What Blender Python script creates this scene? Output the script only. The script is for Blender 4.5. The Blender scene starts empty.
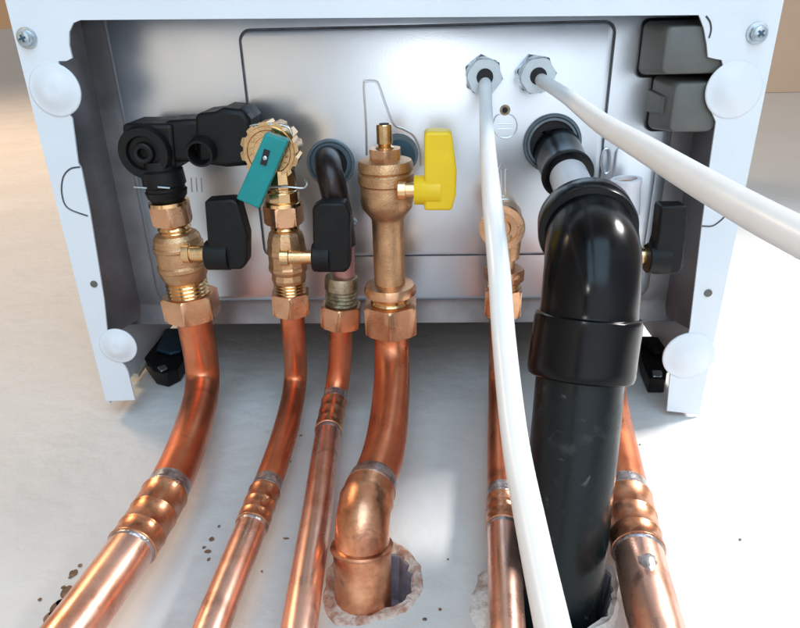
import bpy, bmesh, math, random
from mathutils import Vector, Matrix
random.seed(7)
C = bpy.context.scene.collection
PI = math.pi

# ------------------------------------------------------------------ camera frame
F = 650.0                                    # focal length in photo pixels (photo is 800 x 628)
dY = Vector((35, -1396, -650)).normalized()
_b = .04; _a = (35-650*_b)/1396
dX = Vector((1, _a, _b)); dX = (dX - dY*dX.dot(dY)).normalized()
dZ = dX.cross(dY)
R = Matrix((dX, dY, dZ))                     # camera space -> world
CAM = Vector((0.0185, 0, -0.3705))
def ray(x, y): return R @ Vector((x-400, -(y-314), -F))
def onz(x, y, z): r = ray(x, y); return CAM + r*((z-CAM.z)/r.z)
def ony(x, y, Y): r = ray(x, y); return CAM + r*((Y-CAM.y)/r.y)
def ps(x, y, s): return CAM + (R @ Vector(((x-400)/F, -(y-314)/F, -1)))*(0.65/s)
def proj(P):
    c = R.transposed() @ (Vector(P)-CAM)
    return 400+F*c.x/-c.z, 314-F*c.y/-c.z
def sc(P):                                   # photo pixels per metre at a point
    return F/-(R.transposed() @ (Vector(P)-CAM)).z

WALL = .25
PZ = .034                                    # underside of the pressed panel

# ------------------------------------------------------------------ materials
def mat(name, col, rough=.5, metal=0, var=0, vscale=60, bump=0, bscale=400, rvar=0, col2=None, spec=.5,
        stretch=None, coat=0, thr=(.4, .65), sub=0, spots=None, bdist=.0006):
    m = bpy.data.materials.new(name); m.use_nodes = True
    nt = m.node_tree; N = nt.nodes; L = nt.links
    b = N['Principled BSDF']
    b.inputs['Base Color'].default_value = (*col, 1)
    b.inputs['Roughness'].default_value = rough
    b.inputs['Metallic'].default_value = metal
    b.inputs['Specular IOR Level'].default_value = spec
    b.inputs['Coat Weight'].default_value = coat
    b.inputs['Coat Roughness'].default_value = .08
    if sub:
        b.inputs['Subsurface Weight'].default_value = sub
        b.inputs['Subsurface Scale'].default_value = .004
    geo = N.new('ShaderNodeNewGeometry')
    src = geo.outputs['Position']
    if stretch:
        mp = N.new('ShaderNodeMapping'); mp.inputs['Scale'].default_value = stretch
        L.new(src, mp.inputs[0]); src = mp.outputs[0]
    if var or col2:
        n = N.new('ShaderNodeTexNoise'); n.inputs['Scale'].default_value = vscale
        n.inputs['Detail'].default_value = 6; n.inputs['Roughness'].default_value = .62
        L.new(src, n.inputs['Vector'])
        cr = N.new('ShaderNodeValToRGB')
        cr.color_ramp.elements[0].position = thr[0]; cr.color_ramp.elements[1].position = thr[1]
        c2 = col2 or tuple(c*(1-var) for c in col)
        cr.color_ramp.elements[0].color = (*c2, 1); cr.color_ramp.elements[1].color = (*col, 1)
        L.new(n.outputs['Fac'], cr.inputs[0]); L.new(cr.outputs[0], b.inputs['Base Color'])
    if spots:
        sn = N.new('ShaderNodeTexNoise'); sn.inputs['Scale'].default_value = spots[0]; sn.inputs['Detail'].default_value = 8
        sn.inputs['Distortion'].default_value = .6
        L.new(src, sn.inputs['Vector'])
        sr = N.new('ShaderNodeMapRange'); sr.inputs['From Min'].default_value = spots[1]; sr.inputs['From Max'].default_value = spots[1]+.16; sr.inputs['To Max'].default_value = .8
        L.new(sn.outputs['Fac'], sr.inputs['Value'])
        mxx = N.new('ShaderNodeMix'); mxx.data_type = 'RGBA'; L.new(sr.outputs[0], mxx.inputs[0])
        if b.inputs['Base Color'].links: L.new(b.inputs['Base Color'].links[0].from_socket, mxx.inputs['A'])
        else: mxx.inputs['A'].default_value = (*col, 1)
        mxx.inputs['B'].default_value = (*spots[2], 1); L.new(mxx.outputs['Result'], b.inputs['Base Color'])
    if rvar:
        n2 = N.new('ShaderNodeTexNoise'); n2.inputs['Scale'].default_value = vscale*1.7
        n2.inputs['Detail'].default_value = 5
        L.new(src, n2.inputs['Vector'])
        mr = N.new('ShaderNodeMapRange')
        mr.inputs['From Min'].default_value = .3; mr.inputs['From Max'].default_value = .7
        mr.inputs['To Min'].default_value = max(.03, rough-rvar); mr.inputs['To Max'].default_value = rough+rvar
        L.new(n2.outputs['Fac'], mr.inputs['Value']); L.new(mr.outputs[0], b.inputs['Roughness'])
    if bump:
        n3 = N.new('ShaderNodeTexNoise'); n3.inputs['Scale'].default_value = bscale
        n3.inputs['Detail'].default_value = 4
        L.new(src, n3.inputs['Vector'])
        bp = N.new('ShaderNodeBump'); bp.inputs['Strength'].default_value = bump
        bp.inputs['Distance'].default_value = bdist
        L.new(n3.outputs['Fac'], bp.inputs['Height']); L.new(bp.outputs[0], b.inputs['Normal'])
    return m

M = {}
M['white']   = mat('white_enamel', (.76, .80, .85), .34, var=.04, vscale=14, bump=.05, bscale=700)
M['bumper']  = mat('milky_plastic', (.77, .805, .85), .30, var=.03, vscale=40)
M['steel']   = mat('galvanised_steel', (.77, .825, .89), .31, .95, var=.07, vscale=18, rvar=.035, bump=.07, bscale=1300, thr=(.2, .8))
M['steel2']  = mat('dull_steel_rim', (.33, .32, .33), .42, .85, var=.25, vscale=30, rvar=.08, bump=.1, bscale=700)
M['dark']    = mat('dark_hollow', (.012, .012, .014), .7)
M['black']   = mat('black_moulded_plastic', (.006, .006, .0065), .48, var=.4, vscale=90, bump=.15, bscale=1500, rvar=.08, spec=.3)
M['gloss']   = mat('black_glossy_pipe', (.003, .004, .006), .21, var=.5, vscale=45, bump=.05, bscale=300, rvar=.07, spec=.28)
M['dusty']   = mat('black_dusty_pipe', (.006, .011, .012), .27, col2=(.030, .036, .038), vscale=55, rvar=.1, bump=.08, thr=(.30, .40), spec=.3, spots=(150, .66, (.13, .14, .14)))
M['grey']    = mat('grey_cover_plastic', (.125, .125, .115), .45, var=.12, vscale=40, bump=.15, bscale=1800)
M['whitepl'] = mat('white_cable_sheath', (.78, .79, .80), .33, var=.05, vscale=60, bump=.03)
M['whitetube'] = mat('white_waste_tube', (.74, .73, .77), .28, var=.06, vscale=60)
M['yellow']  = mat('yellow_handle', (.90, .60, .008), .42, var=.05, vscale=70, bump=.1, bscale=900)
M['teal']    = mat('teal_handle', (.0, .27, .27), .38, var=.12, vscale=60, bump=.12, bscale=1200)
M['castbrass'] = mat('cast_brass', (.71, .43, .235), .38, .92, col2=(.42, .235, .12), vscale=55, bump=.55, bscale=1100, rvar=.1, thr=(.3, .6))
M['brass']   = mat('machined_brass', (.86, .56, .29), .2, 1, col2=(.55, .34, .17), vscale=70, rvar=.07, bump=.08, bscale=900, thr=(.3, .55))
M['nut']     = mat('brass_nut', (.78, .44, .26), .3, .95, col2=(.55, .31, .17), vscale=60, rvar=.08, bump=.2, bscale=900, thr=(.3, .55))
M['oldbrass'] = mat('tarnished_brass', (.45, .37, .25), .4, .85, col2=(.16, .13, .09), vscale=120, rvar=.12, bump=.4, bscale=900, thr=(.35, .55))
M['copper']  = mat('oxidised_copper', (.84, .29, .14), .36, .92, col2=(.58, .165, .08), vscale=34, rvar=.10, bump=.10, bscale=500, thr=(.25, .6), spots=(60, .62, (.16, .06, .035)))
M['copper2'] = mat('lit_copper', (.93, .56, .44), .30, .95, col2=(.72, .30, .18), vscale=42, rvar=.07, bump=.06, bscale=500, thr=(.30, .52), spots=(50, .62, (.22, .09, .06)))  # pinker, paler tone also carries the light falling on the lower runs
M['coupler'] = mat('heated_copper_fitting', (.86, .43, .25), .33, .95, col2=(.45, .16, .08), vscale=60, rvar=.08, bump=.15, bscale=500, thr=(.30, .58), spots=(80, .58, (.14, .05, .04)))
M['solder']  = mat('solder', (.62, .60, .60), .3, .9, col2=(.26, .19, .20), vscale=130, bump=.6, bscale=500, thr=(.35, .6))
M['zinc']    = mat('zinc_plate', (.62, .70, .76), .25, .95, var=.3, vscale=160, rvar=.1)
M['nylon']   = mat('gland_nut', (.66, .74, .79), .28, .35, var=.12, vscale=90)
M['rubber']  = mat('blue_grey_grommet', (.13, .17, .20), .34, var=.2, vscale=90, coat=.2)
M['pink']    = mat('pink_tube', (.62, .30, .28), .35, .4, var=.2, vscale=90)
M['maroon']  = mat('dark_elbow', (.035, .022, .022), .28, .3, var=.4, vscale=90)
M['tab']     = mat('blued_tab', (.07, .15, .22), .35, .7, var=.2, vscale=60)
M['groove_line']    = mat('groove_shade', (.12, .13, .15), .5, .3, var=.5, vscale=80)  # dark tone stands in for the shade inside grooves and slits
M['cream']   = mat('cream_strip', (.62, .58, .48), .5, var=.1, vscale=60)
M['wall']    = mat('painted_plaster', (.70, .685, .67), .6, col2=(.655, .635, .61), vscale=9, bump=.8, bscale=75, thr=(.3, .7), bdist=.0016, rvar=.1)
M['plaster'] = mat('broken_plaster', (.66, .52, .45), .85, col2=(.42, .20, .13), vscale=150, bump=1.0, bscale=260, thr=(.40, .58), bdist=.002)
M['filler']  = mat('white_filler', (.78, .76, .73), .85, col2=(.46, .36, .30), vscale=110, bump=1.0, bscale=200, thr=(.34, .5), bdist=.002)
M['hollow']  = mat('hole_lining', (.50, .42, .47), .9, var=.4, vscale=60, bump=1, bscale=200)
M['stain']   = mat('rust_stain', (.30, .17, .10), .8, var=.5, vscale=200)
M['ceiling'] = mat('tan_ceiling', (.62, .45, .32), .8, var=.06, vscale=3)

# ------------------------------------------------------------------ mesh builder
WL = {}
def frame(p0, p1, up=Vector((0, 0, -1))):
    z = (Vector(p1)-Vector(p0)).normalized()
    x = up.cross(z)
    if x.length < 1e-3: x = Vector((1, 0, 0)).cross(z)
    x.normalize(); y = z.cross(x)
    m = Matrix((x, y, z)).transposed().to_4x4(); m.translation = p0
    return m

class MB:
    def __init__(s): s.bm = bmesh.new()
    def rings(s, rings, caps=True, closed=True):
        vs = [[s.bm.verts.new(p) for p in r] for r in rings]
        for a, b in zip(vs, vs[1:]):
            n = len(a)
            for i in range(n if closed else n-1):
                j = (i+1) % n
                try: s.bm.faces.new((a[i], a[j], b[j], b[i]))
                except ValueError: pass
        if caps:
            s.bm.faces.new(list(reversed(vs[0]))); s.bm.faces.new(vs[-1])
        return s
    def lathe(s, m, prof, n=40, rot=0, mod=None):
        rr = []
        for t, r in prof:
            rr.append([m @ Vector((r*(mod(k) if mod else 1)*math.cos(rot+2*PI*k/n), r*(mod(k) if mod else 1)*math.sin(rot+2*PI*k/n), t)) for k in range(n)])
        return s.rings(rr)
    def hexn(s, m, t0, t1, r, rot=0, n=6, ch=.06, circ=True):
        # hexagonal nut with turned (conical) chamfers where its corners are
        K = 16*n
        def hr(a):
            a = (a % (2*PI/n)) - PI/n
            return r*math.cos(PI/n)/math.cos(a)
        rr = []
        ra = r*math.cos(PI/n)
        L = t1-t0; c = (r-ra)*.45
        q_ = ra+(r-ra)*.40
        for t, cap in ((t0, q_), (t0+c, r), (t1-c, r), (t1, q_)):
            rr.append([m @ Vector((min(hr(2*PI*k/K), cap)*math.cos(rot+2*PI*k/K), min(hr(2*PI*k/K), cap)*math.sin(rot+2*PI*k/K), t)) for k in range(K)])
        return s.rings(rr)
    def tube(s, pts, r, n=24, caps=True):
        pts = [Vector(p) for p in pts]; rad = r if isinstance(r, (list, tuple)) else [r]*len(pts)
        rr = []; up = None
        for i, p in enumerate(pts):
            t = (pts[min(i+1, len(pts)-1)]-pts[max(i-1, 0)]).normalized()
            if up is None:
                up = t.orthogonal().normalized()
            up = (up - t*up.dot(t)).normalized(); sd = t.cross(up)
            rr.append([p+(up*math.cos(2*PI*k/n)+sd*math.sin(2*PI*k/n))*rad[i] for k in range(n)])
        return s.rings(rr, caps)
    def prism(s, pts, d):
        pts = [Vector(p) for p in pts]
        return s.rings([pts, [p+d for p in pts]])
    def box(s, a, b):
        (x0, y0, z0), (x1, y1, z1) = a, b
        q = [Vector(p) for p in ((x0, y0, z0), (x1, y0, z0), (x1, y1, z0), (x0, y1, z0))]
        return s.prism(q, Vector((0, 0, z1-z0)))
    def dome(s, c, r, h, n=40, ax=Vector((0, 0, -1)), k=10):
        m = frame(c, Vector(c)+ax, Vector((1, 0, 0)))
        return s.lathe(m, [(-.001, r)]+[(h*math.sin(i/k*PI/2), max(r*math.cos(i/k*PI/2), r*.01)) for i in range(k+1)], n)
    def build(s, name, m, parent=None, bevel=0, ang=35, label=None, seg=2):
        bm = s.bm
        bmesh.ops.recalc_face_normals(bm, faces=bm.faces)
        lo = Vector((min(v.co[i] for v in bm.verts) for i in range(3)))
        hi = Vector((max(v.co[i] for v in bm.verts) for i in range(3)))
        c = (lo+hi)/2
        for v in bm.verts: v.co -= c
        me = bpy.data.meshes.new(name); bm.to_mesh(me); bm.free()
        me.materials.append(m)
        for p in me.polygons: p.use_smooth = True
        me.set_sharp_from_angle(angle=math.radians(ang))
        o = bpy.data.objects.new(name, me); C.objects.link(o)
        if parent:
            o.parent = parent; o.location = c-WL[parent]
        else: o.location = c
        WL[o] = c
        if bevel:
            bv = o.modifiers.new('bevel', 'BEVEL'); bv.width = bevel; bv.segments = seg
            bv.limit_method = 'ANGLE'; bv.angle_limit = math.radians(40); bv.harden_normals = False
        if label: o['label'] = label
        return o

def thing(name, label, cat, loc, group=None):
    o = bpy.data.objects.new(name, None); C.objects.link(o); o.location = loc
    o.empty_display_size = .01
    WL[o] = Vector(loc); o['label'] = label; o['category'] = cat
    if group: o['group'] = group
    return o
def tag(o, label, cat, group=None, kind=None):
    o['label'] = label; o['category'] = cat
    if group: o['group'] = group
    if kind: o['kind'] = kind
    return o

def catmull(P, per=10, closed=False):
    P = [Vector(p) for p in P]; out = []; n = len(P)
    for i in range(n if closed else n-1):
        g = (lambda k: P[k % n]) if closed else (lambda k: P[max(0, min(n-1, k))])
        p0, p1, p2, p3 = g(i-1), g(i), g(i+1), g(i+2)
        for k in range(per):
            t = k/per
            out.append(.5*((2*p1)+(p2-p0)*t+(2*p0-5*p1+4*p2-p3)*t*t+(3*p1-p0-3*p2+p3)*t**3))
    if not closed: out.append(P[-1])
    return out

def relax(P, step=.0025, it=40):
    L_ = [0]
    for a, b in zip(P, P[1:]): L_.append(L_[-1]+(b-a).length)
    n = int(L_[-1]/step); out = []; k = 0
    for i in range(n+1):
        l = L_[-1]*i/n
        while k < len(P)-2 and L_[k+1] < l: k += 1
        f = (l-L_[k])/max(1e-9, L_[k+1]-L_[k]); out.append(P[k].lerp(P[k+1], f))
    for _ in range(it):
        out = [out[0]]+[out[i]*.5+(out[i-1]+out[i+1])*.25 for i in range(1, n)]+[out[-1]]
    return out

class Axis:
    """a straight axis; profiles are given as (row in the photo, half width) and turned into metres"""
    def __init__(s, a, b):
        s.a = Vector(a); s.b = Vector(b); s.m = frame(s.a, s.b); s.d = (s.b-s.a).normalized()
    def t(s, y):
        lo, hi = -.15, .3
        up = proj(s.a+s.d*hi)[1] > proj(s.a+s.d*lo)[1]
        for _ in range(40):
            m = (lo+hi)/2
            if (proj(s.a+s.d*m)[1] < y) == up: lo = m
            else: hi = m
        return (lo+hi)/2
    def p(s, y): return s.a+s.d*s.t(y)
    def r(s, y, hw): return hw/sc(s.p(y))
    def prof(s, L): return [(s.t(y), s.r(y, w)) for y, w in L]
    def lathe(s, mb, L, n=40, **k): return mb.lathe(s.m, s.prof(L), n, **k)
    def hexn(s, mb, y0, y1, hw, rot=0, **k): return mb.hexn(s.m, s.t(y0), s.t(y1), s.r((y0+y1)/2, hw), rot, **k)
    def thread(s, mb, y0, y1, hw, turns=5, d=.12):
        L = []
        for i in range(turns*2+1):
            y = y0+(y1-y0)*i/(turns*2)
            L.append((y, hw*(1-(d if i % 2 else 0))))
        return s.lathe(mb, L)

# ------------------------------------------------------------------ setting: wall with two broken-out holes, ceiling
def ragged(px, per=6, jit=.0012):
    P = catmull([ony(x, y, WALL) for x, y in px], per, True)
    c = sum(P, Vector())/len(P)
    return [p+(p-c).normalized()*random.uniform(-jit, jit) for p in P]
hole1 = ragged([(338, 582), (348, 562), (375, 553), (402, 560), (413, 582), (402, 604), (372, 612), (346, 606)])
hole2 = ragged([(510, 600), (520, 580), (545, 570), (585, 566), (606, 574), (612, 598), (603, 622), (560, 636), (520, 630)])
def wall_mesh():
    bm = bmesh.new()
    outer = [Vector(p) for p in ((-15, WALL, -1.6), (15, WALL, -1.6), (15, WALL, 40), (-15, WALL, 40))]
    loops = []; edges = []
    for Lp in (outer, hole1, hole2):
        vs = [bm.verts.new((p.x, WALL, p.z)) for p in Lp]
        es = [bm.edges.new((vs[i], vs[(i+1) % len(vs)])) for i in range(len(vs))]
        loops.append(vs); edges += es
    bmesh.ops.triangle_fill(bm, use_beauty=True, edges=edges)
    return bm, loops
mb = MB(); mb.bm.free(); mb.bm, lps = wall_mesh()
for vs in lps[:1]:
    back = [mb.bm.verts.new(v.co+Vector((0, .1, 0))) for v in vs]
    for i in range(4): mb.bm.faces.new((vs[i], vs[(i+1) % 4], back[(i+1) % 4], back[i]))
wall = tag(mb.build('wall', M['wall']), 'off white painted plaster wall behind the boiler and copper pipes', 'wall')
for k, h in enumerate((hole1, hole2)):
    mb = MB(); c = sum(h, Vector())/len(h)
    mb.rings([[p.copy() for p in h], [c+(p-c)*.94+Vector((0, .012, 0)) for p in h], [c+(p-c)*.86+Vector((0, .028, 0)) for p in h]], caps=False)
    vs = [v for v in mb.bm.verts][-len(h):]
    mb.bm.faces.new(vs)
    mb.build('hole_lining', M['hollow'], wall)
def rim(inner, outer, m, h=.0025):
    mb = MB(); n = len(inner)
    ci = sum(inner, Vector())/n
    Lr = []
    for f, z in ((0, .001), (.04, -h*.45), (.25, -h*.5), (.55, -h*.8), (.8, -h*.35), (1, .001)):
        Lr.append([inner[i].lerp(outer[i], f)+Vector((0, z+(random.uniform(-.0006, .0006) if 0 < f < 1 else 0), 0)) for i in range(n)])
    mb.rings(Lr, caps=False)
    return mb.build('plaster_rim', m, wall, ang=60)
def radial(inner, px):
    """outer loop, one point for each point of the inner one"""
    O = catmull([ony(x, y, WALL) for x, y in px], 12, True); ci = sum(inner, Vector())/len(inner)
    out = []
    for p in inner:
        a = math.atan2(p.z-ci.z, p.x-ci.x)
        q = min(O, key=lambda o: abs(math.atan2(math.sin(math.atan2(o.z-ci.z, o.x-ci.x)-a), math.cos(math.atan2(o.z-ci.z, o.x-ci.x)-a))))
        out.append(q+(q-ci).normalized()*random.uniform(-.0012, .0012))
    return out
rim(hole1, radial(hole1, [(322, 590), (330, 560), (352, 544), (378, 538), (402, 545), (420, 562), (426, 588), (412, 610), (385, 622), (345, 628), (320, 612)]), M['plaster'])
rim(hole2, radial(hole2, [(467, 600), (478, 572), (500, 562), (545, 560), (590, 558), (616, 570), (622, 600), (612, 630), (560, 650), (500, 645), (472, 625)]), M['filler'], .004)
# flux and rust marks on the paint
def stain(x, y, r, el=1.0):
    c = ony(x, y, WALL); n = 14
    mb = MB()
    pts = catmull([c+Vector((math.cos(2*PI*i/7)*r*random.uniform(.6, 1.1), -.0003, math.sin(2*PI*i/7)*r*el*random.uniform(.6, 1.1))) for i in range(7)], 4, True)
    mb.prism(pts, Vector((0, -.0003, 0))); return mb.build('stain', M['stain'], wall)
for x, y, r, e in ((212, 540, .0017, 1), (204, 548, .001, 1), (209, 560, .0009, 1.6), (219, 527, .0009, 1), (301, 436, .0014, .6), (286, 539, .0016, .4),
                   (64, 588, .0013, 1), (60, 603, .0022, .8), (53, 614, .0016, 1.2), (70, 578, .0010, 1), (290, 462, .0009, 1.5), (46, 624, .0013, 1),
                   (222, 566, .0007, 1), (262, 572, .0006, 1), (330, 570, .0011, 1), (67, 593, .0030, 1.5), (57, 608, .0034, 1.2), (48, 618, .0028, .9), (73, 574, .0022, 1.4), (208, 552, .0020, .8), (80, 566, .0012, 1), (298, 430, .0009, 1), (40, 600, .0010, 1),
                   (640, 445, .0006, 1), (740, 540, .0008, 1), (440, 610, .0008, 1), (425, 620, .0014, .6), (448, 560, .0006, 1)):
    stain(x, y, r, e)
mb = MB(); mb.box((.05, -1.6, 1.741), (3, WALL-.001, 2.1))
tag(mb.build('soffit', M['ceiling']), 'tan soffit above the wall at the right', 'soffit', kind='structure')

# ------------------------------------------------------------------ boiler
boiler = thing('boiler', 'white cased wall boiler seen from below with bare steel base panel', 'boiler', (0, .1, 0))
def pz(L, z=0): return [onz(x, y, z) for x, y in L]
X0, X1, YB = -.2005, .2000, .240
def arc(c, r, a0, a1, n=10): return [(c[0]+r*math.cos(math.radians(a0+(a1-a0)*i/n)), c[1]+r*math.sin(math.radians(a0+(a1-a0)*i/n))) for i in range(n+1)]
left_in = [(80, 20), (73, 23), (69, 32), (69, 45), (72, 58), (66, 61), (58, 61), (60, 70), (66, 110), (72, 118),
           (78, 163), (81, 168), (90, 213), (104, 300), (107, 330), (112, 352), (125, 366), (128, 372), (135, 400)]
right_in = [(667, 411), (670, 376), (676, 362), (688, 336), (690, 328), (702, 225), (705, 203), (709, 170), (716, 122), (712, 112), (725, 75), (722, 60), (716, 59), (708, 57), (707, 45), (704, 28), (699, 15)]
inn = pz(left_in+right_in)
# the front strip comes round the front; the rear stays open
yF = -.038
rt = inn[len(left_in):]; lf = inn[:len(left_in)]
poly = [Vector((X0, .237, 0)), Vector((X0, yF, 0)), Vector((X1, yF, 0)), Vector((X1, .248, 0))] + rt + lf
bm = bmesh.new()
vs = [bm.verts.new(p) for p in poly]
es = [bm.edges.new((vs[i], vs[(i+1) % len(vs)])) for i in range(len(vs))]
bmesh.ops.triangle_fill(bm, use_beauty=True, edges=es)
r_ = bmesh.ops.extrude_face_region(bm, geom=bm.faces[:])
for v in [g for g in r_['geom'] if isinstance(g, bmesh.types.BMVert)]: v.co.z += .0013
mb = MB(); mb.bm.free(); mb.bm = bm
flange = mb.build('casing_flange', M['white'], boiler)
mb = MB()
mb.box((X0, yF, .0016), (X0+.0015, YB, .70)); mb.box((X1-.0015, yF, .0016), (X1, YB, .70))
mb.box((X0+.0017, yF, .0016), (X1-.0017, yF+.0015, .70)); mb.box((X0+.0017, yF+.0017, .6985), (X1-.0017, YB, .70))
mb.build('casing', M['white'], boiler)
mb = MB(); mb.box((X0+.004, -.02, .060), (X1-.004, .205, .66)); mb.build('inner_chassis', M['steel2'], boiler)

# pressed steel base panel: rim, raised field, inner field, ribs
def rrect(x0, y0, x1, y1, r, n=8):
    P = []
    for cx, cy, a in ((x1-r, y1-r, 0), (x0+r, y1-r, 90), (x0+r, y0+r, 180), (x1-r, y0+r, 270)):
        for i in range(n+1):
            t = math.radians(a+90*i/n); P.append(Vector((cx+r*math.cos(t), cy+r*math.sin(t), 0)))
    return P
def slab(mb, P, ztop, zbot, ch):
    c = sum(P, Vector())/len(P); n = len(P)
    def inset(d):
        out = []
        for i in range(n):
            a, b, q = P[i-1], P[i], P[(i+1) % n]
            t = (q-a).normalized(); nn = Vector((-t.y, t.x, 0))
            out.append(b+nn*d)
        return out
    R0 = [p+Vector((0, 0, ztop)) for p in P]
    R1 = [p+Vector((0, 0, zbot+ch*.9)) for p in P]
    R2 = [p+Vector((0, 0, zbot+ch*.3)) for p in inset(ch*.35)]
    R3 = [p+Vector((0, 0, zbot)) for p in inset(ch)]
    mb.rings([R0, R1, R2, R3])
fy = onz(300, 303, PZ).y
mb = MB()
mb.box((X0+.006, yF+.004, PZ+.0045), (X1-.006, fy+.004, PZ+.012))
# rear edge rolls down and away
ry = [(fy+.002, PZ+.0045), (fy+.006, PZ+.004), (fy+.012, PZ+.002), (fy+.016, PZ+.001), (fy+.0175, PZ+.004), (fy+.017, PZ+.02), (fy+.002, PZ+.02)]
mb.prism([Vector((X0+.006, y, z)) for y, z in ry], Vector((X1-X0-.012, 0, 0)))
# sloping sides of the recess
for x, s in ((X0+.005, 1), (X1-.005, -1)):
    mb.prism([Vector((x, yF+.004, .0025)), Vector((x+s*.0012, yF+.004, .0025)), Vector((x+s*.014, yF+.004, PZ+.0042)), Vector((x, yF+.004, PZ+.0042))], Vector((0, fy-yF+.008, 0)))
panel = mb.build('base_panel', M['steel2'], boiler, ang=40)
mb = MB()
slab(mb, rrect(-.168, yF+.006, .168, fy, .010), PZ+.006, PZ, .0042)
field = mb.build('pressed_field', M['steel'], panel, ang=50)
mb = MB()
a = onz(239, 31, PZ-.0015); b2 = onz(615, 30, PZ-.0015); c2 = onz(440, 255, PZ-.0015)
slab(mb, rrect(a.x, a.y, b2.x, c2.y, .006), PZ+.001, PZ-.0018, .0012)
d0 = onz(657, 143, PZ)
slab(mb, rrect(.134, d0.y, .160, d0.y+.075, .006), PZ+.001, PZ-.0014, .0010)
mb.build('inner_field', M['steel'], panel, ang=50)
# dark line painting in the groove's shade round the inner field
mb = MB()
sl = rrect(a.x-.0006, a.y-.0006, b2.x+.0006, c2.y+.0006, .0066)
sl = [p+Vector((0, 0, PZ-.0001)) for p in sl]
i0 = 0
mb.tube(sl+[sl[0]], .0006, 8, caps=False)
mb.build('groove_line', M['groove_line'], panel)
# stamped ribs round the gas valve hole, and stamped marks
zf = PZ-.0018
def wire(_, px, r=.0006, z=zf, closed=False, per=6):
    P = catmull([onz(x, y, z) for x, y in px], per, closed)
    if closed: P = P+[P[0]]
    w_ = MB(); w_.tube(P, r, 8, caps=not closed); w_.build('pressed_rib' if r > .0006 else 'stamped_mark', M['steel'], panel)
mb = MB()
wire(mb, [(367, 155), (366, 120), (364, 84), (367, 81), (375, 81), (379, 85), (386, 105), (394, 124), (404, 129), (414, 136), (420, 150), (421, 165)], .0014, zf+.0011)
for x0 in (191, 196, 201): wire(mb, [(x0, 178), (x0+1, 192)], .0004, PZ)
wire(mb, [(496, 116), (505, 113), (514, 117), (517, 126), (513, 135), (505, 138), (497, 135), (493, 126)], .0004, closed=True)
wire(mb, [(498, 124), (512, 124)], .0003); wire(mb, [(498, 129), (512, 129)], .0003)
wire(mb, [(501, 195), (501, 170), (498, 170), (503, 160), (508, 170), (505, 170), (505, 195), (501, 195)], .0004, per=2)
wire(mb, [(500, 200), (509, 200), (509, 212), (500, 212), (500, 200)], .0004, per=2)
wire(mb, [(604, 150), (609, 150), (610, 160), (608, 172), (603, 172), (601, 160)], .0007, closed=True)

# grommets
def grommet(px, hw, hw2, name='grommet'):
    c = onz(px[0], px[1], zf); s = sc(c)
    m = frame(c, c+Vector((0, 0, -1)), Vector((1, 0, 0)))
    r, q = hw/s, hw2/s
    mb = MB(); mb.rings([[m @ Vector((rr*math.cos(2*PI*k/48), rr*math.sin(2*PI*k/48), t)) for k in range(48)] for t, rr in
              ((-.001, r), (.0012, r), (.0024, r*.95), (.0024, r*.9), (.001, r*.87), (.0016, r*.82), (.0026, r*.78), (.0022, q*1.03), (.0008, q), (-.001, q))], caps=False)
    g = mb.build(name, M['rubber'], boiler)
    mb = MB(); mb.lathe(m, [(-.0003, q*1.02), (.0006, q*1.02)], 40); mb.build('opening', M['dark'], g)
grommet((331, 163), 24, 16); grommet((552, 143), 29, 24)
def hole(px, r, m=M['dark'], z=zf, par=None, name='hole'):
    c = onz(px[0], px[1], z); mm = frame(c, c+Vector((0, 0, -1)), Vector((1, 0, 0)))
    mb = MB(); mb.lathe(mm, [(-.0006, r), (.0005, r), (.0005, r*.2)], 24); return mb.build(name, m, par or boiler)
hole((398, 154), .0125, M['rubber'], name='hole_rim'); hole((399, 156), .0100, M['tab'], zf-.0006, name='punched_hole')
mbx = hole((505, 110), .0031, M['oldbrass'], name='rivet'); hole((505, 110), .0016, M['dark'], zf-.0006, name='rivet_hole', par=mbx)
hole((94, 284), .0022, M['grey'], -.0001, name='pilot_hole'); hole((708, 293), .0024, M['grey'], -.0001, name='pilot_hole')
# milky plastic blisters on the flange
for (x, y), rp in (((55, 90), 26), ((734, 90), 28), ((118, 346), 19), ((689, 356), 26)):
    c = onz(x, y, -.0002); r = rp/sc(c)
    mb = MB(); m = frame(c, c+Vector((0, 0, -1)), Vector((1, 0, 0)))
    prof = [(-.0012, r*.985), (-.0003, r)]
    for i in range(0, 15):
        u = i/14; prof.append((.0003+.0032*(.5-.5*math.cos(PI*min(1, u*1.25)))-.0006*max(0, u-.8), max(r*.99*(1-u), .0001)))
    mb.lathe(m, prof, 48); mb.build('bumper', M['bumper'], boiler, ang=80)
# slits of the knock-outs beside the notches
for L in ([(80, 167), (70, 169), (63, 178), (62, 194), (68, 208), (88, 216)], [(706, 16), (710, 22), (711, 30), (709, 38)], [(702, 226), (712, 226), (720, 221), (726, 215)],
         ):
    mb = MB(); P = catmull([onz(x, y, .0000) for x, y in L], 6); mb.tube(P, .0005, 8); mb.build('knockout_slit', M['groove_line'], boiler)
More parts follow.
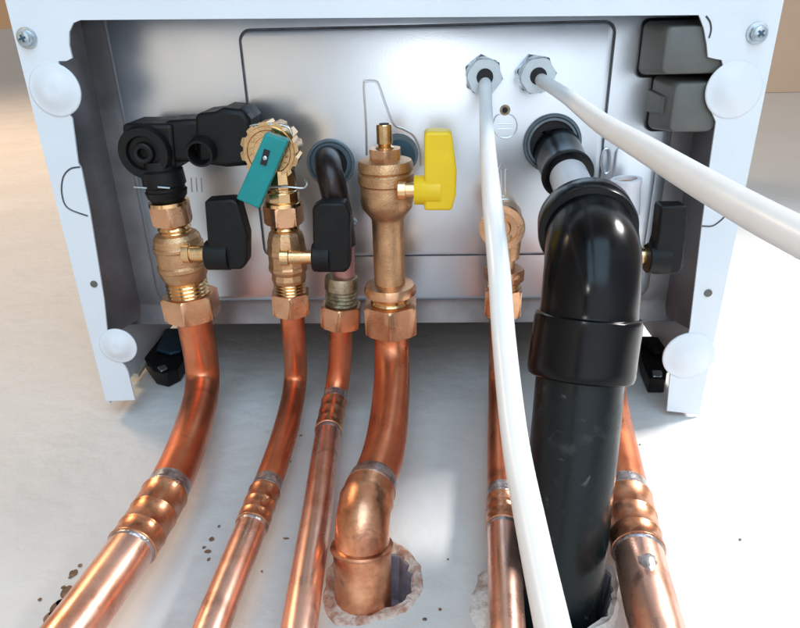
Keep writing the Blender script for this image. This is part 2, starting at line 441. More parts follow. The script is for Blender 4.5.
# cross-head screws
for (x, y), rt_ in (((27, 38), .3), ((757, 33), .9)):
    c = onz(x, y, -.0002); s_ = 1
    m = frame(c, c+Vector((0, 0, -1)), Vector((1, 0, 0)))
    mb = MB(); mb.lathe(m, [(-.001, .0055), (0, .0056), (.0008, .0054), (.0009, .0040), (.0030, .0039), (.0042, .0033), (.0046, .0022)], 32)
    sw = mb.build('screw', M['zinc'], boiler, ang=30)
    mb = MB()
    for k in range(2):
        q = m @ Matrix.Translation((0, 0, .0043)) @ Matrix.Rotation(rt_+k*PI/2, 4, 'Z')
        h = .0004+k*.00004
        P = [q @ Vector((sx*.0019, sy*.0005, 0)) for sx, sy in ((-1, -1), (1, -1), (1, 1), (-1, 1))]
        mb.prism(P, (q.to_3x3() @ Vector((0, 0, h+.0003))))
    mb.build('screw_slot', M['tab'], sw)
# small screw on the panel beside the gas valve
c = onz(352, 223, PZ-.002); m = frame(c, c+Vector((0, 0, -1)), Vector((1, 0, 0)))
mb = MB(); mb.lathe(m, [(-.002, .003), (.001, .003), (.0025, .0022), (.003, .001)], 24); mb.build('screw', M['zinc'], boiler)
# grey moulded cover of the terminals
def block(mb, p0, p1, z0, z1, k=.90, sx=0):
    a = onz(*p0, z0); b = onz(*p1, z0); cx, cy = (a.x+b.x)/2, (a.y+b.y)/2
    w, h = (b.x-a.x)/2, (b.y-a.y)/2
    def ring(z, f): 
        P = rrect(cx-w*f, cy-h*f, cx+w*f, cy+h*f, min(w, h)*.26, 5)
        return [p+Vector((0, 0, z)) for p in P]
    mb.rings([ring(z0+.004, 1), ring(z0-.002, 1), ring(z1+.002, k), ring(z1+.0006, k*.97), ring(z1, k*.92)])
mb = MB(); block(mb, (642, 18), (712, 76), PZ, .030, .98); block(mb, (652, 70), (706, 130), PZ, .030, .98)
tc = mb.build('terminal_cover', M['black'], boiler, ang=40)
mb = MB(); block(mb, (645, 21), (709, 73), .030, .002, .85); mb.build('cover_box', M['grey'], tc, ang=40)
mb = MB(); block(mb, (655, 74), (698, 128), .030, .002, .85); mb.build('cover_box', M['grey'], tc, ang=40)
mb = MB(); block(mb, (650, 90), (665, 112), .030, .012, .8); mb.build('latch', M['grey'], tc, ang=40)
# black hanging brackets behind the rear edge
def pbox(mb, px, Y0, Y1):
    P = [ony(x, y, Y0) for x, y in px]
    mb.prism(P, Vector((0, Y1-Y0, 0)))
mb = MB(); pbox(mb, [(120, 330), (192, 328), (192, 345), (178, 368), (166, 374), (154, 371), (140, 352)], .238, .2495)
br = mb.build('mounting_bracket', M['black'], boiler, bevel=.001)
mb = MB(); pbox(mb, [(166, 328), (192, 328), (180, 350), (170, 353), (156, 349)], .235, .2378); mb.build('steel_tab', M['tab'], br, bevel=.0008)
mb = MB(); pbox(mb, [(142, 352), (149, 358), (138, 374), (126, 372)], .240, .2435)
mb.build('cream_strip', M['cream'], br, bevel=.0005)
mb = MB(); pbox(mb, [(157, 367), (165, 364), (168, 368), (161, 371)], .2365, .2378); mb.build('screw_head', M['zinc'], br, bevel=.0005)
mb = MB(); pbox(mb, [(638, 336), (684, 336), (684, 346), (668, 362), (666, 379), (650, 379), (642, 360)], .238, .2495)
br = mb.build('mounting_bracket', M['black'], boiler, bevel=.001)
mb = MB(); pbox(mb, [(640, 337), (672, 337), (672, 352), (654, 352)], .2345, .2378); mb.build('steel_tab', M['black'], br, bevel=.0008)
mb = MB(); pbox(mb, [(652, 370), (662, 370), (662, 376), (653, 376)], .2365, .2378); mb.build('screw_head', M['zinc'], br, bevel=.0005)

# ------------------------------------------------------------------ cable glands and cables
for (x, y), lab, rot in (((482, 74), 'zinc hex cable gland holding the white cable that hangs down', .1),
                         ((534, 73), 'zinc hex cable gland holding the white cable that runs off to the right', .35)):
    c = onz(x, y, PZ-.0018); d = Vector((.05, .05, -1)).normalized()
    g = thing('cable_gland', lab, 'cable gland', c, 'cable glands')
    m = frame(c, c+d, Vector((1, 0, 0)))
    mb = MB(); mb.hexn(m, 0, .006, .0112, rot); mb.build('lock_nut', M['zinc'], g)
    mb = MB(); mb.hexn(m, .0062, .0125, .0106, rot+.3); nn = mb.build('gland_nut', M['nylon'], g)
    mb = MB(); mb.lathe(m, [(.0120, .0047), (.0129, .0047), (.0129, .003)], 32); mb.build('seal', M['dark'], nn)
def cable(px, w, lab):
    P = []
    for (x, y), q in zip(px, w): P.append(ps(x, y, q/7.2))
    P = catmull(P, 12)
    mb = MB(); mb.tube(P, .0036, 24)
    return tag(mb.build('power_cable', M['whitepl']), lab, 'cable', 'white cables')
g1 = onz(482, 76, .040); g2 = onz(534, 75, .040)
def cab(start, px, w, lab):
    P = [start, start+Vector((.0003, .0005, -.014))]+[ps(x, y, q/7.2) for (x, y), q in zip(px, w)]
    P = catmull(P, 14); mb = MB(); mb.tube(P, .0036, 24)
    return tag(mb.build('power_cable', M['whitepl']), lab, 'cable', 'white cables')
cab(g1, [(486, 112), (488, 150), (492, 200), (499, 270), (504, 340), (515, 440), (532, 530), (551, 620), (562, 670)], [13.6, 16, 20, 22.5, 24, 27.5, 32, 37, 40],
    'white cable hanging from the left gland down over the pipes to the bottom edge')
cab(g2, [(566, 96), (600, 122), (640, 146), (700, 182), (760, 216), (830, 252)], [14.5, 20, 25, 31, 36, 41],
    'white cable running from the right gland across the casing to the right edge')

# ------------------------------------------------------------------ handles
def handle(px, z0, th, m, par, boss=None, label=None, bev=.0016):
    mb = MB(); mb.prism(pz(px, z0), Vector((0, 0, th)))
    h = mb.build('handle', m, par, bevel=bev, label=label, seg=3)
    if boss:
        (x0, y0), (x1, y1), r = boss
        z = z0+th*.45
        a, b = onz(x0, y0, z), onz(x1, y1, z); mm = frame(a, b); L = (b-a).length
        mb = MB(); mb.lathe(mm, [(0, r*.93), (.0008, r), (L, r)], 32); mb.build('boss', m, h)
    return h
def stem(p0, p1, z, r, m, par, name='stem'):
    a, b = onz(*p0, z), onz(*p1, z); mm = frame(a, b); L = (b-a).length
    mb = MB(); mb.lathe(mm, [(0, r*1.25), (L*.25, r*1.25), (L*.27, r), (L*.97, r), (L, r*.85)], 28)
    return mb.build(name, m, par)
def octo(k): return 1.0

# ------------------------------------------------------------------ left isolation valve
A = Axis(onz(164, 180, 0), onz(193, 312, 0))
v = thing('isolation_valve', 'brass isolation valve with black handle, below the black plastic filling block', 'valve', A.p(312), 'brass isolation valves with black handles')
mb = MB(); A.lathe(mb, [(196, 15), (200, 15), (200.5, 19.5), (204, 20), (204.5, 17), (207, 17)]); mb.build('collar', M['brass'], v)
mb = MB(); A.hexn(mb, 204, 223, 20.5, .35); mb.build('union_nut', M['nut'], v)
mb = MB(); A.thread(mb, 222, 233, 16.5, 2, .1); mb.build('thread', M['brass'], v)
mb = MB(); A.lathe(mb, [(231, 15), (233, 20), (237, 23), (243, 24), (244, 25), (247, 25), (248, 24), (262, 23.6), (263, 25), (267, 25), (268, 24), (274, 22.5), (279, 20), (281, 19)], 16, rot=.2)
body = mb.build('body', M['castbrass'], v, bevel=.0008, ang=24, seg=3)
mb = MB(); A.thread(mb, 279, 297, 20.5, 5, .09); mb.build('thread', M['brass'], v)
mb = MB(); A.hexn(mb, 293, 316, 28, .52); mb.build('compression_nut', M['nut'], v)
stem((184, 253), (211, 253), -.010, .0048, M['brass'], v)
handle([(204, 201), (232, 199), (238, 203), (247, 236), (247, 264), (241, 270), (210, 270), (207, 240)], -.019, .012, M['black'], v, ((207, 255), (230, 255), .0088))

# ------------------------------------------------------------------ black plastic filling block
blk = thing('filling_block', 'black plastic filling link block with round cap and open port, above the left brass valve', 'fitting', onz(160, 150, .01))
mb = MB(); mb.prism(pz([(121, 124), (172, 124), (176, 172), (126, 170)], -.004), Vector((0, 0, .03))); blkb = mb.build('body', M['black'], blk, bevel=.0025, seg=3)
c = onz(146, 152, -.004); s_ = sc(c); m = frame(c, c+Vector((0, 0, -1)), Vector((1, 0, 0)))
q = lambda a: a/s_
mb = MB(); mb.rings([[m @ Vector((rr*math.cos(2*PI*k/48), rr*math.sin(2*PI*k/48), t)) for k in range(48)] for t, rr in
   ((-.002, q(27)), (.003, q(26)), (.0045, q(24.5)), (.0045, q(17)), (.002, q(15.5)), (.002, q(11)), (.005, q(10)), (.0056, q(8.5)), (.0052, q(5.5)), (.001, q(5)), (.001, .0001))], caps=False)
mb.build('cap', M['black'], blk)
mb = MB(); mb.prism(pz([(163, 121), (200, 119), (202, 162), (166, 164)], -.002), Vector((0, 0, .026))); mb.build('arm', M['black'], blk, bevel=.003, seg=3)
mb = MB(); mb.prism(pz([(194, 114), (214, 112), (222, 108), (243, 110), (250, 120), (250, 166), (226, 168), (196, 164)], -.006), Vector((0, 0, .03))); mb.build('housing', M['black'], blk, bevel=.003, seg=3)
c = onz(203, 150, -.006); s_ = sc(c); m = frame(c, c+Vector((0, .12, -1)), Vector((1, 0, 0)))
mb = MB(); mb.rings([[m @ Vector((rr*math.cos(2*PI*k/40), rr*math.sin(2*PI*k/40), t)) for k in range(40)] for t, rr in
   ((-.006, q(15)), (.006, q(14)), (.0075, q(13)), (.0075, q(11)), (.006, q(10)), (-.003, q(9.5)), (-.003, .0001))], caps=False)
mb.build('port', M['black'], blk)
mb = MB(); A.lathe(mb, [(160, 16), (168, 17), (170, 20.5), (184, 21), (186, 19), (189, 19), (190, 20.5), (196, 19), (200, 15.5)]); mb.build('coupler', M['black'], blk)
for a_, b_ in (((134, 187), (147, 188)), ((158, 187), (170, 188))):
    mb = MB(); mb.tube([onz(*a_, -.013), onz(*b_, -.013)], .0006, 10); mb.build('retaining_clip', M['zinc'], blk)

# ------------------------------------------------------------------ second isolation valve
A2 = Axis(onz(281, 180, 0), onz(292, 312, 0))
v = thing('isolation_valve', 'small brass isolation valve with black handle, below the teal handled tap', 'valve', A2.p(312), 'brass isolation valves with black handles')
mb = MB(); A2.lathe(mb, [(200, 16), (201, 19), (204, 19.5), (205, 16)]); mb.build('collar', M['brass'], v)
mb = MB(); A2.hexn(mb, 204, 223, 20, .75); mb.build('union_nut', M['nut'], v)
mb = MB(); A2.thread(mb, 222, 233, 14.5, 2, .1); mb.build('thread', M['brass'], v)
mb = MB(); A2.lathe(mb, [(230, 14), (233, 17), (240, 19), (246, 19), (247, 20), (252, 20), (253, 19), (264, 19), (265, 20), (268, 19.5), (272, 17), (277, 17.5), (281, 16)], 12, rot=.1)
mb.build('body', M['castbrass'], v, bevel=.0006, ang=20)
mb = MB(); A2.thread(mb, 279, 294, 16.2, 5, .1); mb.build('thread', M['brass'], v)
mb = MB(); A2.hexn(mb, 291, 312, 20.5, .4); mb.build('compression_nut', M['nut'], v)
stem((281, 257), (313, 257), -.010, .0042, M['brass'], v)
handle([(312, 208), (320, 203), (345, 203), (350, 214), (350, 268), (345, 273), (316, 273), (313, 258)], -.019, .012, M['black'], v, ((313, 257), (330, 257), .0086))

# teal-handled filling tap with toothed brass cap
tap = thing('filling_tap', 'toothed round brass filling tap with teal handle', 'valve', onz(268, 158, .01))
mb = MB(); A2.lathe(mb, [(168, 14), (180, 15), (186, 15.5), (187, 14.5), (189, 14.5), (190, 17), (200, 17), (203, 13)], 10, rot=.3); mb.build('neck', M['brass'], tap, bevel=.0004, ang=25)
c = onz(276, 146, .012); m = frame(c, c+Vector((0, .0, -1)), Vector((1, 0, 0))); s_ = sc(onz(268, 152, .012))
def teeth(k): return 1.0 if (k % 8) < 5 else .90
mb = MB(); mb.lathe(m, [(0, q(27)), (.018, q(28))], 96, mod=teeth); mb.lathe(m, [(.0181, q(24.5)), (.0195, q(24)), (.0195, q(21)), (.0188, q(20)), (.0188, q(15)), (.0192, q(14.5)), (.0192, q(1))], 48)
cap = mb.build('body', M['brass'], tap, ang=30)
mb = MB()
for k in range(18):
    a_ = 2*PI*k/18+.2; rr = q(17.6)
    mb.tube([m @ Vector((math.cos(a_)*rr*.93, math.sin(a_)*rr*.93, .0190)), m @ Vector((math.cos(a_+.12)*rr*1.06, math.sin(a_+.12)*rr*1.06, .0190))], .0003, 6)
mb.build('engraved_mark', M['castbrass'], cap)
mb = MB(); mb.tube(catmull([onz(247, 134, -.004), onz(250, 126, -.004), (onz(270, 124, -.004)), onz(288, 127, -.004), onz(292, 136, -.004)], 6), .0007, 8)
mb.build('retaining_clip', M['zinc'], tap)
mb = MB(); mb.tube(catmull([onz(268, 187, -.010), onz(288, 187, -.011), onz(303, 188, -.010), onz(307, 184, -.010), onz(305, 179, -.008)], 6), .0006, 8)
mb.build('retaining_clip', M['zinc'], tap)
mb = MB(); mb.tube([m @ Vector((0, 0, .018)), m @ Vector((0, 0, .026))], q(9), 24); mb.build('stem', M['brass'], tap)
h = handle([(265, 133), (288, 141), (259, 209), (236, 199)], -.020, .008, M['teal'], tap, None, bev=.0009)
mb = MB(); mb.prism(pz([(264, 149), (270, 151), (266, 166), (260, 164)], -.0206), Vector((0, 0, .001))); mb.build('slot', M['dark'], h)
c = onz(265, 158, -.0206); m = frame(c, c+Vector((0, 0, -1)), Vector((1, 0, 0)))
mb = MB(); mb.lathe(m, [(-.001, .0012), (.0004, .0012), (.0007, .0007)], 16); mb.build('screw', M['zinc'], h)

# ------------------------------------------------------------------ third fitting: dark elbow from the hole, pink tail, tarnished adapter
el = thing('pipe_elbow', 'dark elbow coming out of the left round grommet, behind a black handle', 'fitting', onz(331, 163, PZ))
P = catmull([onz(328, 158, .034), onz(328, 162, .020), onz(329, 172, .010), onz(333, 186, .006), onz(339, 215, .006), onz(343, 245, .006)], 8)
mb = MB(); mb.tube(P, .0082, 24); mb.build('elbow', M['maroon'], el)
P = [onz(343, 240, .006), onz(344.5, 280, .006)]
mb = MB(); mb.tube(P, .0070, 24); mb.build('tail', M['pink'], el)
A3 = Axis(onz(342, 250, .006), onz(341, 325, .004))
ad = thing('compression_fitting', 'tarnished brass compression fitting with ribbed collar, between the small valve and the gas valve', 'fitting', A3.p(325))
mb = MB(); A3.lathe(mb, [(275, 12), (276, 16), (279, 17), (288, 17), (289, 15.5)]); mb.build('collar', M['oldbrass'], ad)
mb = MB(); A3.thread(mb, 288, 306, 16.5, 5, .12); mb.build('thread', M['oldbrass'], ad)
mb = MB(); A3.hexn(mb, 304, 325, 21.5, .55); mb.build('compression_nut', M['nut'], ad)

# ------------------------------------------------------------------ gas valve
A4 = Axis(onz(385, 150, -.004), onz(391.5, 325, -.004))
v = thing('gas_valve', 'tall brass gas valve with yellow handle and test nipple on top', 'valve', A4.p(328))
mb = MB(); A4.lathe(mb, [(124, 7.3), (125, 8), (143, 8), (145, 6.5), (147, 9.5), (150, 9.5)], 32); mb.build('test_nipple', M['brass'], v)
mb = MB(); A4.lathe(mb, [(123.4, 5), (124.6, 5)], 24); mb.build('nipple_bore', M['dark'], v)
mb = MB(); A4.hexn(mb, 148, 161, 17.5, .55); mb.build('hex_cap', M['nut'], v)
mb = MB(); A4.lathe(mb, [(158, 20), (160, 26), (163, 27.5), (169, 28), (171, 26), (173, 28), (182, 28), (184, 26.5), (192, 26), (200, 26.5), (207, 25), (213, 20), (216, 17.5), (219, 16), (225, 15.8), (288, 15.5)], 48)
mb.build('body', M['castbrass'], v, ang=30)
mb = MB(); A4.lathe(mb, [(282, 16), (284, 24), (288, 26), (292, 26), (293, 20), (296, 19)], 48); mb.build('flange', M['nut'], v, ang=30)
mb = MB(); A4.thread(mb, 293, 305, 20, 3, .08); mb.build('thread', M['brass'], v)
mb = MB(); A4.hexn(mb, 302, 330, 29, .52); mb.build('compression_nut', M['nut'], v)
stem((398, 190), (427, 190), -.018, .0045, M['brass'], v)
handle([(424, 134), (428, 132), (449, 132), (452, 135), (457, 172), (456, 196), (452, 211), (424, 211)], -.024, .014, M['yellow'], v, ((414, 190), (440, 190), .0080))

# ------------------------------------------------------------------ fifth fitting (behind the cable)
A5 = Axis(onz(506, 240, .004), onz(502, 312, .004))
v = thing('brass_elbow', 'brass elbow fitting with cap and nut, behind the hanging white cable', 'fitting', A5.p(312))
P = catmull([onz(508, 214, PZ), onz(508, 219, .016), onz(508, 226, .008), onz(507, 240, .004), onz(505, 256, .004)], 8)
mb = MB(); mb.tube(P, .0085, 28); mb.build('elbow', M['castbrass'], v)
c = onz(503, 226, .004); m = frame(c, c+Vector((-.25, -.1, -1)), Vector((1, 0, 0)))
mb = MB(); mb.lathe(m, [(-.012, .0095), (.004, .0135), (.007, .013), (.0075, .0095), (.0055, .009), (.0055, .0055), (.008, .005), (.008, .0005)], 36); mb.build('cap', M['nut'], v, ang=30)
mb = MB(); A5.lathe(mb, [(246, 11), (262, 10), (268, 10.5), (270, 18), (274, 19), (276, 13)]); mb.build('neck', M['castbrass'], v, ang=30)
mb = MB(); A5.hexn(mb, 268, 280, 20, .2); mb.build('union_nut', M['nut'], v)
mb = MB(); A5.thread(mb, 279, 290, 16, 3, .1); mb.build('thread', M['brass'], v)
mb = MB(); A5.hexn(mb, 287, 313, 20.5, .6); mb.build('compression_nut', M['nut'], v)

# ------------------------------------------------------------------ right valve, mostly behind the black waste pipe
A6 = Axis(onz(622, 215, .004), onz(614, 312, .004))
v = thing('isolation_valve', 'brass isolation valve with black handle, half hidden behind the thick black pipe', 'valve', A6.p(312), 'brass isolation valves with black handles')
mb = MB(); A6.lathe(mb, [(218, 12), (224, 17), (236, 19), (250, 20), (264, 20), (274, 18), (282, 16)], 12); mb.build('body', M['castbrass'], v, bevel=.0006, ang=20)
mb = MB(); A6.thread(mb, 280, 292, 17, 4, .1); mb.build('thread', M['brass'], v)
mb = MB(); A6.hexn(mb, 290, 314, 24, .4); mb.build('compression_nut', M['nut'], v)
stem((630, 256), (656, 256), -.006, .0052, M['brass'], v)
handle([(661, 206), (688, 206), (687, 238), (683, 268), (679, 275), (652, 275), (651, 262), (657, 240)], -.014, .012, M['black'], v, ((646, 258), (668, 258), .0088))
A7 = Axis(onz(626, 180, .002), onz(625, 212, .002))
kn = thing('relief_outlet', 'short white plastic outlet with an open top, between black elbow and right handle', 'fitting', A7.p(212))
m = A7.m
mb = MB(); mb.rings([[m @ Vector((rr*math.cos(2*PI*k/36), rr*math.sin(2*PI*k/36), A7.t(y))) for k in range(36)] for y, rr in
    ((214, .0082), (186, .0082), (184, .0086), (179, .0086), (178.5, .0082), (178.5, .0062), (183, .0060))], caps=False)
kb = mb.build('body', M['whitetube'], kn)
mb = MB(); A7.lathe(mb, [(182.6, 11.5), (183.2, 11.5)]); mb.build('insert', M['castbrass'], kn)
c = A7.p(196); d_ = (CAM-c); d_ = (d_-A7.d*d_.dot(A7.d)).normalized(); c = c+d_*.0081; m = frame(c, c+d_, Vector((1, 0, 0)))
mb = MB(); mb.lathe(m, [(-.002, .0021), (.0003, .0021), (.0003, .001)], 20); mb.build('side_hole', M['dark'], kb)
mb = MB(); A7.lathe(mb, [(208, 8), (232, 8)]); mb.build('tail', M['black'], kn)

# ------------------------------------------------------------------ condensate waste: spigot, white tube, glossy elbow, socket, long pipe
cw = thing('waste_pipe', 'thick glossy black plastic waste pipe with big elbow, running from the panel into the wall', 'pipe', onz(552, 143, PZ))
CL = [((553, 142), 1.62), ((561, 160), 1.69), ((570, 180), 1.78), ((579, 202), 1.89), ((586, 224), 2.0), ((592, 252), 2.13), ((591, 285), 2.17), ((588, 318), 2.16),
      ((584, 345), 2.15), ((580, 376), 2.14), ((575, 430), 2.13), ((568, 500), 2.11), ((560, 575), 2.09), ((554, 635), 2.07)]
CP = catmull([ps(x, y, s) for (x, y), s in CL], 12)
def seg(path, y0, y1):
    out = [p for p in path if y0 <= proj(p)[1] <= y1]
    return out
def on(path, y):
    for a, b in zip(path, path[1:]):
        ya, yb = proj(a)[1], proj(b)[1]
        if (ya-y)*(yb-y) <= 0 and ya != yb: return a.lerp(b, (y-ya)/(yb-ya))
    return path[-1]
def seg2(path, y0, y1): return [on(path, y0)]+[p for p in path if y0+.3 < proj(p)[1] < y1-.3]+[on(path, y1)]
def ringtube(mb, path, ys, n=40):
    """tube whose radius follows (photo row, radius in m) along the path"""
    P, Rr = [], []
    for (ya, ra), (yb, rb) in zip(ys, ys[1:]):
        k = max(1, int(abs(yb-ya)/6))
        for i in range(k):
            P.append(on(path, ya+(yb-ya)*i/k)); Rr.append(ra+(rb-ra)*i/k)
    P.append(on(path, ys[-1][0])); Rr.append(ys[-1][1])
    dd = []; 
    rr = []; up = None
    for i, p in enumerate(P):
        q_ = proj(p)[1]
        t = (on(path, q_+1.5)-on(path, q_-1.5))
        if t.length < 1e-7: t = P[min(i+1, len(P)-1)]-P[max(i-1, 0)]
        t.normalize()
        if up is None: up = t.orthogonal().normalized()
        up = (up-t*up.dot(t)).normalized(); sd = t.cross(up)
        rr.append([p+(up*math.cos(2*PI*k/n)+sd*math.sin(2*PI*k/n))*Rr[i] for k in range(n)])
    mb.rings(rr); return mb
mb = MB(); ringtube(mb, CP, [(143, .0143), (150, .0142), (168, .0137), (171, .0141), (174, .0143), (176, .0140), (176.5, .0113)], 48); mb.build('spigot', M['gloss'], cw, ang=40)
mb = MB(); a_ = on(CP, 173); b_ = on(CP, 179); mm = frame(a_, b_); mb.lathe(mm, [(0, .0142), (.0008, .0148), (.0026, .0148), (.0032, .0138), (.0032, .0109)], 48); mb.build('seal_ring', M['black'], cw)
mb = MB(); ringtube(mb, CP, [(165, .0106), (226, .0106)], 40); mb.build('inner_tube', M['whitetube'], cw)
mb = MB(); ringtube(mb, CP, [(218, .0120), (218.2, .0222), (220, .0235), (231, .0241), (232.5, .0236), (233.2, .0210), (236, .0208), (243, .0213), (255, .0219), (285, .0220), (306, .0221), (315, .0224), (317, .0226)], 64)
mb.build('elbow', M['gloss'], cw, ang=35)
mb = MB(); ringtube(mb, CP, [(313, .0215), (315, .0236), (317, .0242), (320, .0244), (371, .0246), (376, .0240), (378, .0225), (378.3, .0200)], 64); mb.build('socket', M['gloss'], cw, ang=35)
mb = MB(); ringtube(mb, CP, [(370, .0202), (634, .0202)], 64); mb.build('straight_pipe', M['dusty'], cw)

# ------------------------------------------------------------------ copper pipes
def pipe(label, pts, r, split=None, coups=(), top=M['copper'], low=M['copper2']):
    """pts: ((x, y), kind, value): kind 'z' = height, 'y' = depth.  coups: (row0, row1) soldered couplings"""
    P = [onz(q_[0][0], q_[0][1], q_[2]) if q_[1] == 'z' else ony(q_[0][0], q_[0][1], q_[2]) for q_ in pts if len(q_) == 3] + [q_[0] for q_ in pts if len(q_) == 1]
    P = relax(catmull(P, 12))
    t = thing('copper_pipe', label, 'pipe', P[-1], 'copper pipes')
    y0, y1 = proj(P[0])[1], proj(P[-1])[1]
    if split:
        mb = MB(); mb.tube(seg2(P, y0, split), r, 36); mb.build('pipe_run', top, t, ang=60)
        mb = MB(); mb.tube(seg2(P, split+.2, y1), r, 36); mb.build('pipe_run', low, t, ang=60, label='lower run of the copper pipe, its colour brightened as if lit')
    else:
        mb = MB(); mb.tube(P, r, 36); mb.build('pipe_run', top, t, ang=60)
    for a, b in coups:
        mb = MB()
        L = b-a
        ringtube(mb, P, [(a, r*1.02), (a+.4, r*1.09), (a+1.6, r*1.11), (a+2.6, r*1.07), (a+L*.36, r*1.07), (a+L*.36+.8, r*1.10), (a+L*.36+1.8, r*1.10), (a+L*.36+2.6, r*1.065),
                         (a+L*.70, r*1.065), (a+L*.70+.8, r*1.10), (a+L*.70+1.8, r*1.10), (a+L*.70+2.6, r*1.07), (b-2, r*1.075), (b-1, r*1.11), (b-.3, r*1.10), (b, r*1.03)], 40)
        cp = mb.build('coupling', M['coupler'], t, ang=50)
        mb = MB(); ringtube(mb, P, [(a-10, r*1.004), (a-8, r*1.012), (a-3, r*1.012)], 36); mb.build('tinned_band', M['solder'], cp)
        for y in (a-1, b+1):
            mb = MB(); ringtube(mb, P, [(y-2, r*1.003), (y-1, r*1.05), (y+.8, r*1.05), (y+2, r*1.003)], 36); mb.build('solder_bead', M['solder'], cp)
    return t, P
pipe('thick copper pipe furthest left, from the brass valve under the black filling block',
     [((192.5, 308), 'z', 0), ((198, 340), 'z', .001), ((203, 366), 'y', .213), ((203, 388), 'y', .225), ((194, 425), 'y', .226), ((175, 475), 'y', .226), ((140, 536), 'y', .226), ((89, 608), 'y', .226), ((50, 660), 'y', .226)],
     .011, 486, ((494, 548),))
pipe('thin copper pipe below the small valve beside the teal tap',
     [((291.5, 305), 'z', 0), ((294, 340), 'z', .001), ((296, 366), 'y', .216), ((295, 388), 'y', .230), ((283, 440), 'y', .230), ((258, 510), 'y', .230), ((222, 600), 'y', .230), ((203, 650), 'y', .230)],
     .0077, 488, ((492, 526),))
pipe('thin copper pipe below the tarnished fitting, third from the left',
     [((341, 318), 'z', .004), ((341, 350), 'z', .004), ((339, 376), 'y', .219), ((335, 398), 'y', .230), ((327, 440), 'y', .230), ((316, 520), 'y', .230), ((303, 600), 'y', .230), ((296, 650), 'y', .230)],
     .0077, 434, ((402, 432),))
GE = ony(362, 509, .212)
gp, GP = pipe('copper gas pipe below the yellow handled valve, bending into a plastered hole',
     [((391.5, 320), 'z', -.004), ((392, 350), 'z', -.003), ((392, 384), 'y', .208), ((390, 410), 'y', .213), ((385, 448), 'y', .214), ((377, 474), 'y', .214), ((367, 495), 'y', .213), (GE+Vector((0, .0, .003)),), (GE+Vector((0, .005, -.006)),), (GE+Vector((0, .013, -.0095)),), (GE+Vector((0, .028, -.011)),), (GE+Vector((0, .060, -.012)),)],
     .0112, 484, ())
PP = [p for p in GP if p.z < on(GP, 484).z+.0005]
L_ = [0]
for a_, b_ in zip(PP, PP[1:]): L_.append(L_[-1]+(b_-a_).length)
def gr(l):
    for (x0, r0), (x1, r1) in zip(GPR, GPR[1:]):
        if x0 <= l <= x1: return r0+(r1-r0)*(l-x0)/(x1-x0)
    return GPR[-1][1]
iS = min(range(len(PP)), key=lambda i: abs(PP[i].y-.229))
lE = L_[iS]
GPR = [(0, .0114), (.0015, .0126), (.010, .0127), (.012, .0134), (.014, .0128), (lE, .0130), (1, .0130)]
mb = MB(); mb.tube(PP[:iS+1], [gr(l) for l in L_[:iS+1]], 48)
gel = mb.build('elbow', M['coupler'], gp, ang=50)
mm = frame(PP[iS-1], PP[iS])
mb = MB(); mb.lathe(mm, [(-.0018, .0126), (-.0012, .0146), (-.0002, .0150), (.0010, .0146), (.0013, .0132)], 48); mb.build('lip', M['coupler'], gel)
mb = MB(); mb.tube([mm @ Vector((0, 0, .0014)), mm @ Vector((0, 0, .040))], .0136, 48); mb.build('wall_socket', M['coupler'], gp)
mb = MB(); ringtube(mb, GP, [(479, .0113), (482, .0122), (486, .0124), (490, .0129)], 40); mb.build('solder_bead', M['solder'], gp)
pipe('thin copper pipe behind the hanging white cable, left of the black waste pipe',
     [((502, 306), 'z', .004), ((501, 345), 'z', .004), ((500, 380), 'y', .228), ((500, 410), 'y', .232), ((501, 460), 'y', .232), ((503, 530), 'y', .232), ((506, 600), 'y', .232), ((508, 655), 'y', .232)],
     .0077, 531, ((501, 528),))
p6, P6 = pipe('thick copper pipe furthest right, emerging from behind the black waste pipe',
     [((613, 306), 'z', .004), ((608, 345), 'z', .003), ((606, 375), 'y', .218), ((609, 400), 'y', .227), ((616, 440), 'y', .227), ((627, 495), 'y', .227), ((640, 560), 'y', .227), ((652, 610), 'y', .227), ((664, 660), 'y', .227)],
     .011, 487, ((498, 552),))
mb = MB()
c = on(P6, 580); d = (CAM-c).normalized()
pts = []
for i in range(14):
    a_ = 2*PI*i/14; pts.append((a_, 1+.16*math.sin(2*a_+.6)+.10*math.sin(3*a_)))
mb.rings([[c+Vector((math.cos(a)*.0040*f*k2, -.0095-(h_), math.sin(a)*.0075*f*k2)) for a, f in pts] for k2, h_ in ((1.0, -.001), (.9, .0009), (.4, .0022))])
mb.build('solder_drip', M['solder'], p6)

# ------------------------------------------------------------------ world, lamps, camera
sc_ = bpy.context.scene
w = bpy.data.worlds.new('World'); sc_.world = w; w.use_nodes = True
nt = w.node_tree; N = nt.nodes; L = nt.links
bg = N['Background']
tc_ = N.new('ShaderNodeTexCoord'); sp = N.new('ShaderNodeSeparateXYZ'); L.new(tc_.outputs['Generated'], sp.inputs[0])
def ramp(sock, stops, lo=-1, hi=1):
    mr = N.new('ShaderNodeMapRange'); mr.inputs['From Min'].default_value = lo; mr.inputs['From Max'].default_value = hi
    L.new(sock, mr.inputs['Value']); cr = N.new('ShaderNodeValToRGB'); L.new(mr.outputs[0], cr.inputs[0])
    e = cr.color_ramp.elements
    while len(e) < len(stops): e.new(.5)
    for k, (p, c) in enumerate(stops): e[k].position = p; e[k].color = (*c, 1)
    return cr.outputs[0]
cx = ramp(sp.outputs['X'], [(0, (1.0, .82, .64)), (.25, (1.0, .82, .64)), (.305, (.09, .085, .08)), (.36, (.85, .85, .85)), (.50, (1, 1, 1)), (1, (1.0, 1.0, 1.0))])
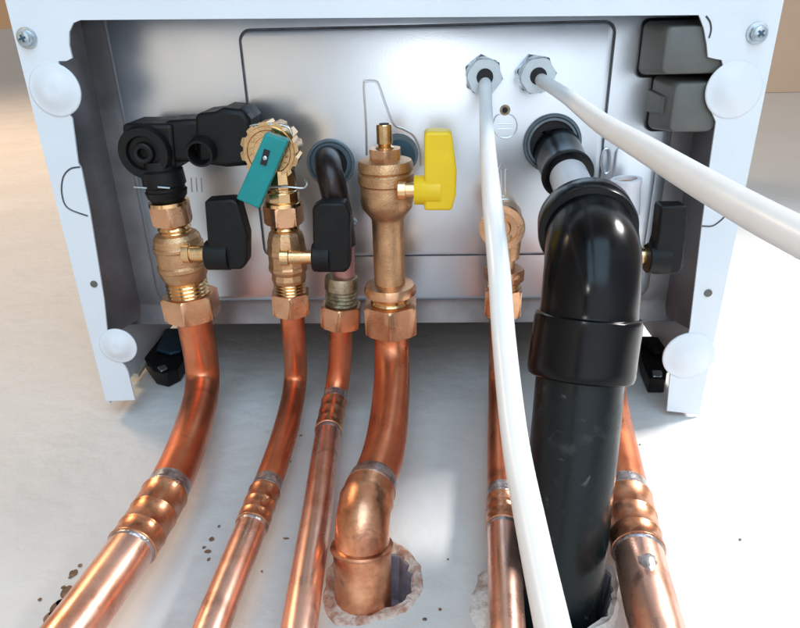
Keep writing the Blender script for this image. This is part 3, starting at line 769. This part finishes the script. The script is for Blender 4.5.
cy = ramp(sp.outputs['Z'], [(0, (1.55, 1.64, 1.74)), (.07, (1.32, 1.42, 1.52)), (.17, (.78, .85, .93)), (.36, (.42, .46, .51)), (.55, (.38, .345, .31)), (1, (.40, .29, .20))])
mx = N.new('ShaderNodeMix'); mx.data_type = 'RGBA'; mx.blend_type = 'MULTIPLY'; mx.inputs[0].default_value = 1
L.new(cx, mx.inputs['A']); L.new(cy, mx.inputs['B'])
L.new(mx.outputs['Result'], bg.inputs['Color']); bg.inputs['Strength'].default_value = .82

def area(name, loc, tgt, size, power, col, sy=None):
    l = bpy.data.lights.new(name, 'AREA'); l.size = size; l.energy = power; l.color = col
    if sy: l.shape = 'RECTANGLE'; l.size_y = sy
    o = bpy.data.objects.new(name, l); C.objects.link(o); o.location = loc
    o.rotation_euler = (Vector(tgt)-Vector(loc)).to_track_quat('-Z', 'Y').to_euler(); return o
tgt = Vector((.15, .25, -.03))
kl = area('window_light', tgt+Vector((.594, -.760, .265))*.95, (.34, .25, -.02), .15, 2.7, (1, .985, .97))
kl.data.spread = math.radians(80)
area('phone_torch', CAM+Vector((-.03, -.035, .02)), (0, .12, 0), .014, .06, (1, .98, .95))
area('cool_fill', (.15, -1.1, -.85), (0, .1, 0), 1.2, 13, (.48, .77, 1.0), 1.2)  # unseen fill lamp, added to cool the shade under the boiler
wl = area('warm_fill', (-1.5, -1.2, .95), (-.75, .25, 1.0), .5, 12, (1, .70, .44))  # added fill with no known source, warms the upper left wall
wl.data.spread = math.radians(120)

cam = bpy.data.cameras.new('camera'); co = bpy.data.objects.new('camera', cam); C.objects.link(co)
cam.sensor_width = 36; cam.lens = F/800*36; cam.clip_start = .01; cam.clip_end = 100
mw = R.to_4x4(); mw.translation = CAM; co.matrix_world = mw
sc_.camera = co
sc_.view_settings.view_transform = 'Standard'; sc_.view_settings.look = 'None'; sc_.view_settings.gamma = 1
sc_.view_settings.exposure = .1
sc_.render.engine = 'CYCLES'
sc_.cycles.use_denoising = True
